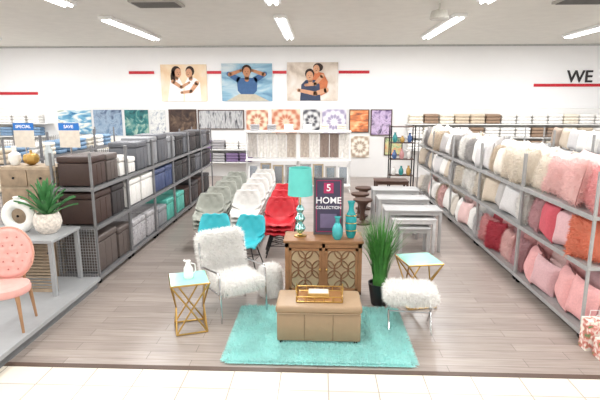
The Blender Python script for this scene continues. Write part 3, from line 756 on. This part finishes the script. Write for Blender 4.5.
m=M(); m.b2(-.3,-.26,-.015,.015,0,.7); m.b2(.26,.3,-.015,.015,0,.7); m.b2(-.3,.3,-.015,.015,.66,.7); m.b2(-.3,.3,-.015,.015,0,.04); mk('frame',m,grw,e,flat=True)
for i in range(14):
    m=M(); m.box((0,0,.07+i*.044),(.52,.035,.008)); mk('slat',m,grw,e,flat=True)
# crate chest
e=empty('drawer_chest'); tag(e,"weathered wooden chest with drawers behind a display shelf","chest",(-4.2,6.9,0))
m=M(); m.b2(-.42,.42,-.22,.22,0,1.7,.005); mk('body',m,grw,e)
for i in range(2):
    for j in range(5):
        m=M(); m.b2(-.39+i*.4,-.01+i*.4,-.24,-.22,.3+j*.28,.54+j*.28,.004); d=mk('drawer',m,mat('drawer_wood',(150,130,108),.7,0,.2,10),e)
        m=M(); m.ball((-.2+i*.4,-.25,.42+j*.28),.018,8); mk('knob',m,black,d)
# ring vase
cw=mat('ceramic_white',(236,236,232),.35)
e=empty('ring_vase'); tag(e,"white ceramic ring vase with a hole through it","vase",(-4.02,6.1,.9))
m=M(); m.tube([(.17*math.cos(t*math.pi/16),0,.215+.17*math.sin(t*math.pi/16)) for t in range(32)],.065,12,closed=True,mx=Matrix.Diagonal((1,.8,1,1))); mk('ring',m,cw,e)
m=M(); m.lathe([(.09,0),(.08,.02),(.05,.03)],20); mk('foot',m,cw,e)
m=M(); m.lathe([(.045,.42),(.04,.45),(.05,.48),(.035,.48)],20); mk('neck',m,cw,e)
# agave
e=empty('potted_agave'); tag(e,"green agave plant in a textured white pot","plant",(-3.62,6.08,.9))
m=M(); m.lathe([(.1,0),(.15,.06),(.175,.14),(.165,.22),(.14,.27),(.12,.27),(.12,.23),(.01,.23)],32,wob=lambda t,z:1+.03*math.cos(12*t+60*z)); mk('pot',m,mat('pot_cream',(226,218,208),.6,0,.25,30,.3),e)
m=M()
for i in range(34):
    a=i*2.4; lv=i/34; ln=.34+.1*R.random(); out=.38*(1-lv)+.06; hgt=.18+.36*lv
    d=Vector((math.cos(a),math.sin(a),0)); side=Vector((-math.sin(a),math.cos(a),0)); o_=len(m.v)
    for k in range(7):
        t=k/6; p=Vector((0,0,.22))+d*(out*t)+Vector((0,0,hgt*math.sin(t*1.35))); w_=.034*math.sin(math.pi*min(1,.2+.8*t))**.7+.001
        m.v+= [tuple(p-side*w_+Vector((0,0,.012))),tuple(p-Vector((0,0,.008))),tuple(p+side*w_+Vector((0,0,.012)))]
    for k in range(6):
        b=o_+3*k; m.f+= [(b,b+1,b+4,b+3),(b+1,b+2,b+5,b+4)]
mk('foliage',m,mat('agave_green',(70,130,76),.5,0,.3,8),e)
for (x,kind) in ((-4.5,0),(-4.25,1),(-3.98,2)):
    m=M()
    if kind==0: m.lathe([(.05,0),(.09,.08),(.08,.16),(.03,.2),(.035,.28),(.02,.28)],20); mt=cw; lb="white ceramic bottle vase on a wooden chest"
    elif kind==1: m.lathe([(.03,0),(.09,.04),(.11,.1),(.09,.16),(.02,.18),(.015,.22)],24,wob=lambda t,z:1+.08*math.cos(8*t)); mt=gold; lb="gold pumpkin shaped ornament on a wooden chest"
    else: m.lathe([(.06,0),(.06,.2),(.04,.26),(.04,.3),(.035,.3)],20); mt=mat('smoked_glass',(190,196,198),.1,.2); lb="pale glass jar on a wooden chest"
    o=mk('ornament',m,mt); tag(o,lb,"ornament",(x,6.9,1.7))
# pink chair
pk=mat('pink_velvet',(224,168,160),.8,0,.06,15)
lw=mat('light_wood',(160,122,88),.5,0,.12)
e=empty('tufted_chair'); tag(e,"pink tufted chair with round back and turned wooden legs","chair",(-3.46,4.86,.151),14)
m=M(); m.lathe([(.2,.38),(.25,.4),(.262,.44),(.25,.48),(.2,.5),(.1,.51),(.01,.51)],32); mk('seat',m,pk,e)
BT=[(i*.1+(j%2)*.05,j*.09) for i in range(-2,3) for j in range(-2,3) if (i*.1+(j%2)*.05)**2+(j*.09)**2<.045]
def bk(u,v):
    a=2*math.pi*u; r=.26*v
    x=r*math.cos(a)*1.0; z=r*math.sin(a)*1.12
    dim=0
    for (bx,bz) in BT: dim+=.024*math.exp(-((x-bx)**2+(z-bz)**2)/.0016)
    return (x,-.045*max(0,1-v**6)**.5+dim-.3*x*x,z)
mxb=T(0,.22,.78)@Rx(-10)
m=M(); m.grid(bk,40,14,mxb); m.grid(lambda u,v:(.26*v*math.cos(-2*math.pi*u),.035*max(0,1-v**6)**.5-.3*(.26*v*math.cos(2*math.pi*u))**2,.29*v*math.sin(-2*math.pi*u)),40,6,mxb)
bkobj=mk('backrest',m,pk,e,ang=80)
for b in BT:
    m=M(); m.ball((b[0],-.028,b[1]),.009,6,mxb)
    mk('button',m,mat('button_pink',(190,122,116),.7),bkobj)
m=M(); m.tube([(.265*math.cos(t*math.pi/16),-.3*(.265*math.cos(t*math.pi/16))**2,.295*math.sin(t*math.pi/16)) for t in range(32)],.012,8,closed=True,mx=mxb); mk('frame',m,mat('frame_pinkwood',(206,152,136),.5),e)
for sx in (-1,1):
    m=M(); m.cyl((sx*.12,.2,.4),(sx*.14,.24,.56),.016,n=8); mk('back_support',m,lw,e)
    for sy in (-1,1):
        m=M(); m.tube([(sx*.18,sy*.18,.4),(sx*.19,sy*.19,.34),(sx*.2,sy*.2,.2),(sx*.215,sy*.215,0)],lambda t:.026-.012*t,10); mk('leg',m,lw,e)
# gift bags
for i,(x,y,h,cc) in enumerate(((2.98,4.9,.34,(236,228,214)),(3.28,4.9,.36,(60,110,80)),(3.02,4.7,.2,(205,60,66)))):
    m=M(); m.b2(-.13,.13,-.07,.07,0,h,.003); o=mk('gift_bag',m,art('bag_floral_%d'%i,[cc,(240,235,225),(210,120,110),(80,140,90)],14,.5),flat=True); tag(o,"floral printed gift bag on the floor by the rack","bag",(x,y,0),group="gift bags")
    for s in (-1,1):
        m=M(); m.tube([(-.05,s*.06,h),(-.045,s*.06,h+.07),(.045,s*.06,h+.07),(.05,s*.06,h)],.004,6); mk('handle',m,white,o)
# promo signs
for (x,t) in ((-5.75,"SPECIAL"),(-4.85,"SAVE")):
    e=empty('sale_sign'); tag(e,"blue and white sale sign on a metal pole stand","sign",(x,9.2,0),group="sale signs")
    m=M(); m.cyl((0,0,0),(0,0,2.1),.012,n=8); m.lathe([(.16,0),(.16,.02),(.02,.03)],20); mk('stand',m,chrome,e)
    m=M(); m.b2(-.2,.2,-.025,-.012,2.08,2.22); mk('header',m,mat('sign_blue',(30,110,190),.5),e,flat=True)
    m=M(); m.b2(-.2,.2,-.025,-.012,1.75,2.08); mk('sheet',m,mat('sign_sheet',(214,204,190),.6),e,flat=True)
    textmesh('lettering',t,.085,wl,e,T(0,-.028,2.15)@Rx(90))
# far left rack
for i in range(4): clone(gl,(-6.0,8.9+1.26*(i+1),0),(0,0,180),"grey metal shelf rack with folded bedding")
for i in range(10):
    for z in (.86,1.42): blanket(R.choice(['white','cream','beige','blue','grey']),-6.3,9.2+i*.5,z)
# ---------------------------------------------------------------- camera
cd=bpy.data.cameras.new('Camera'); cd.lens=28.8; cd.sensor_width=36; co=bpy.data.objects.new('Camera',cd); COL.objects.link(co)
co.location=(0,0,2.6); co.rotation_euler=(math.pi/2-math.atan(97/480),0,math.radians(2.34)); sc.camera=co
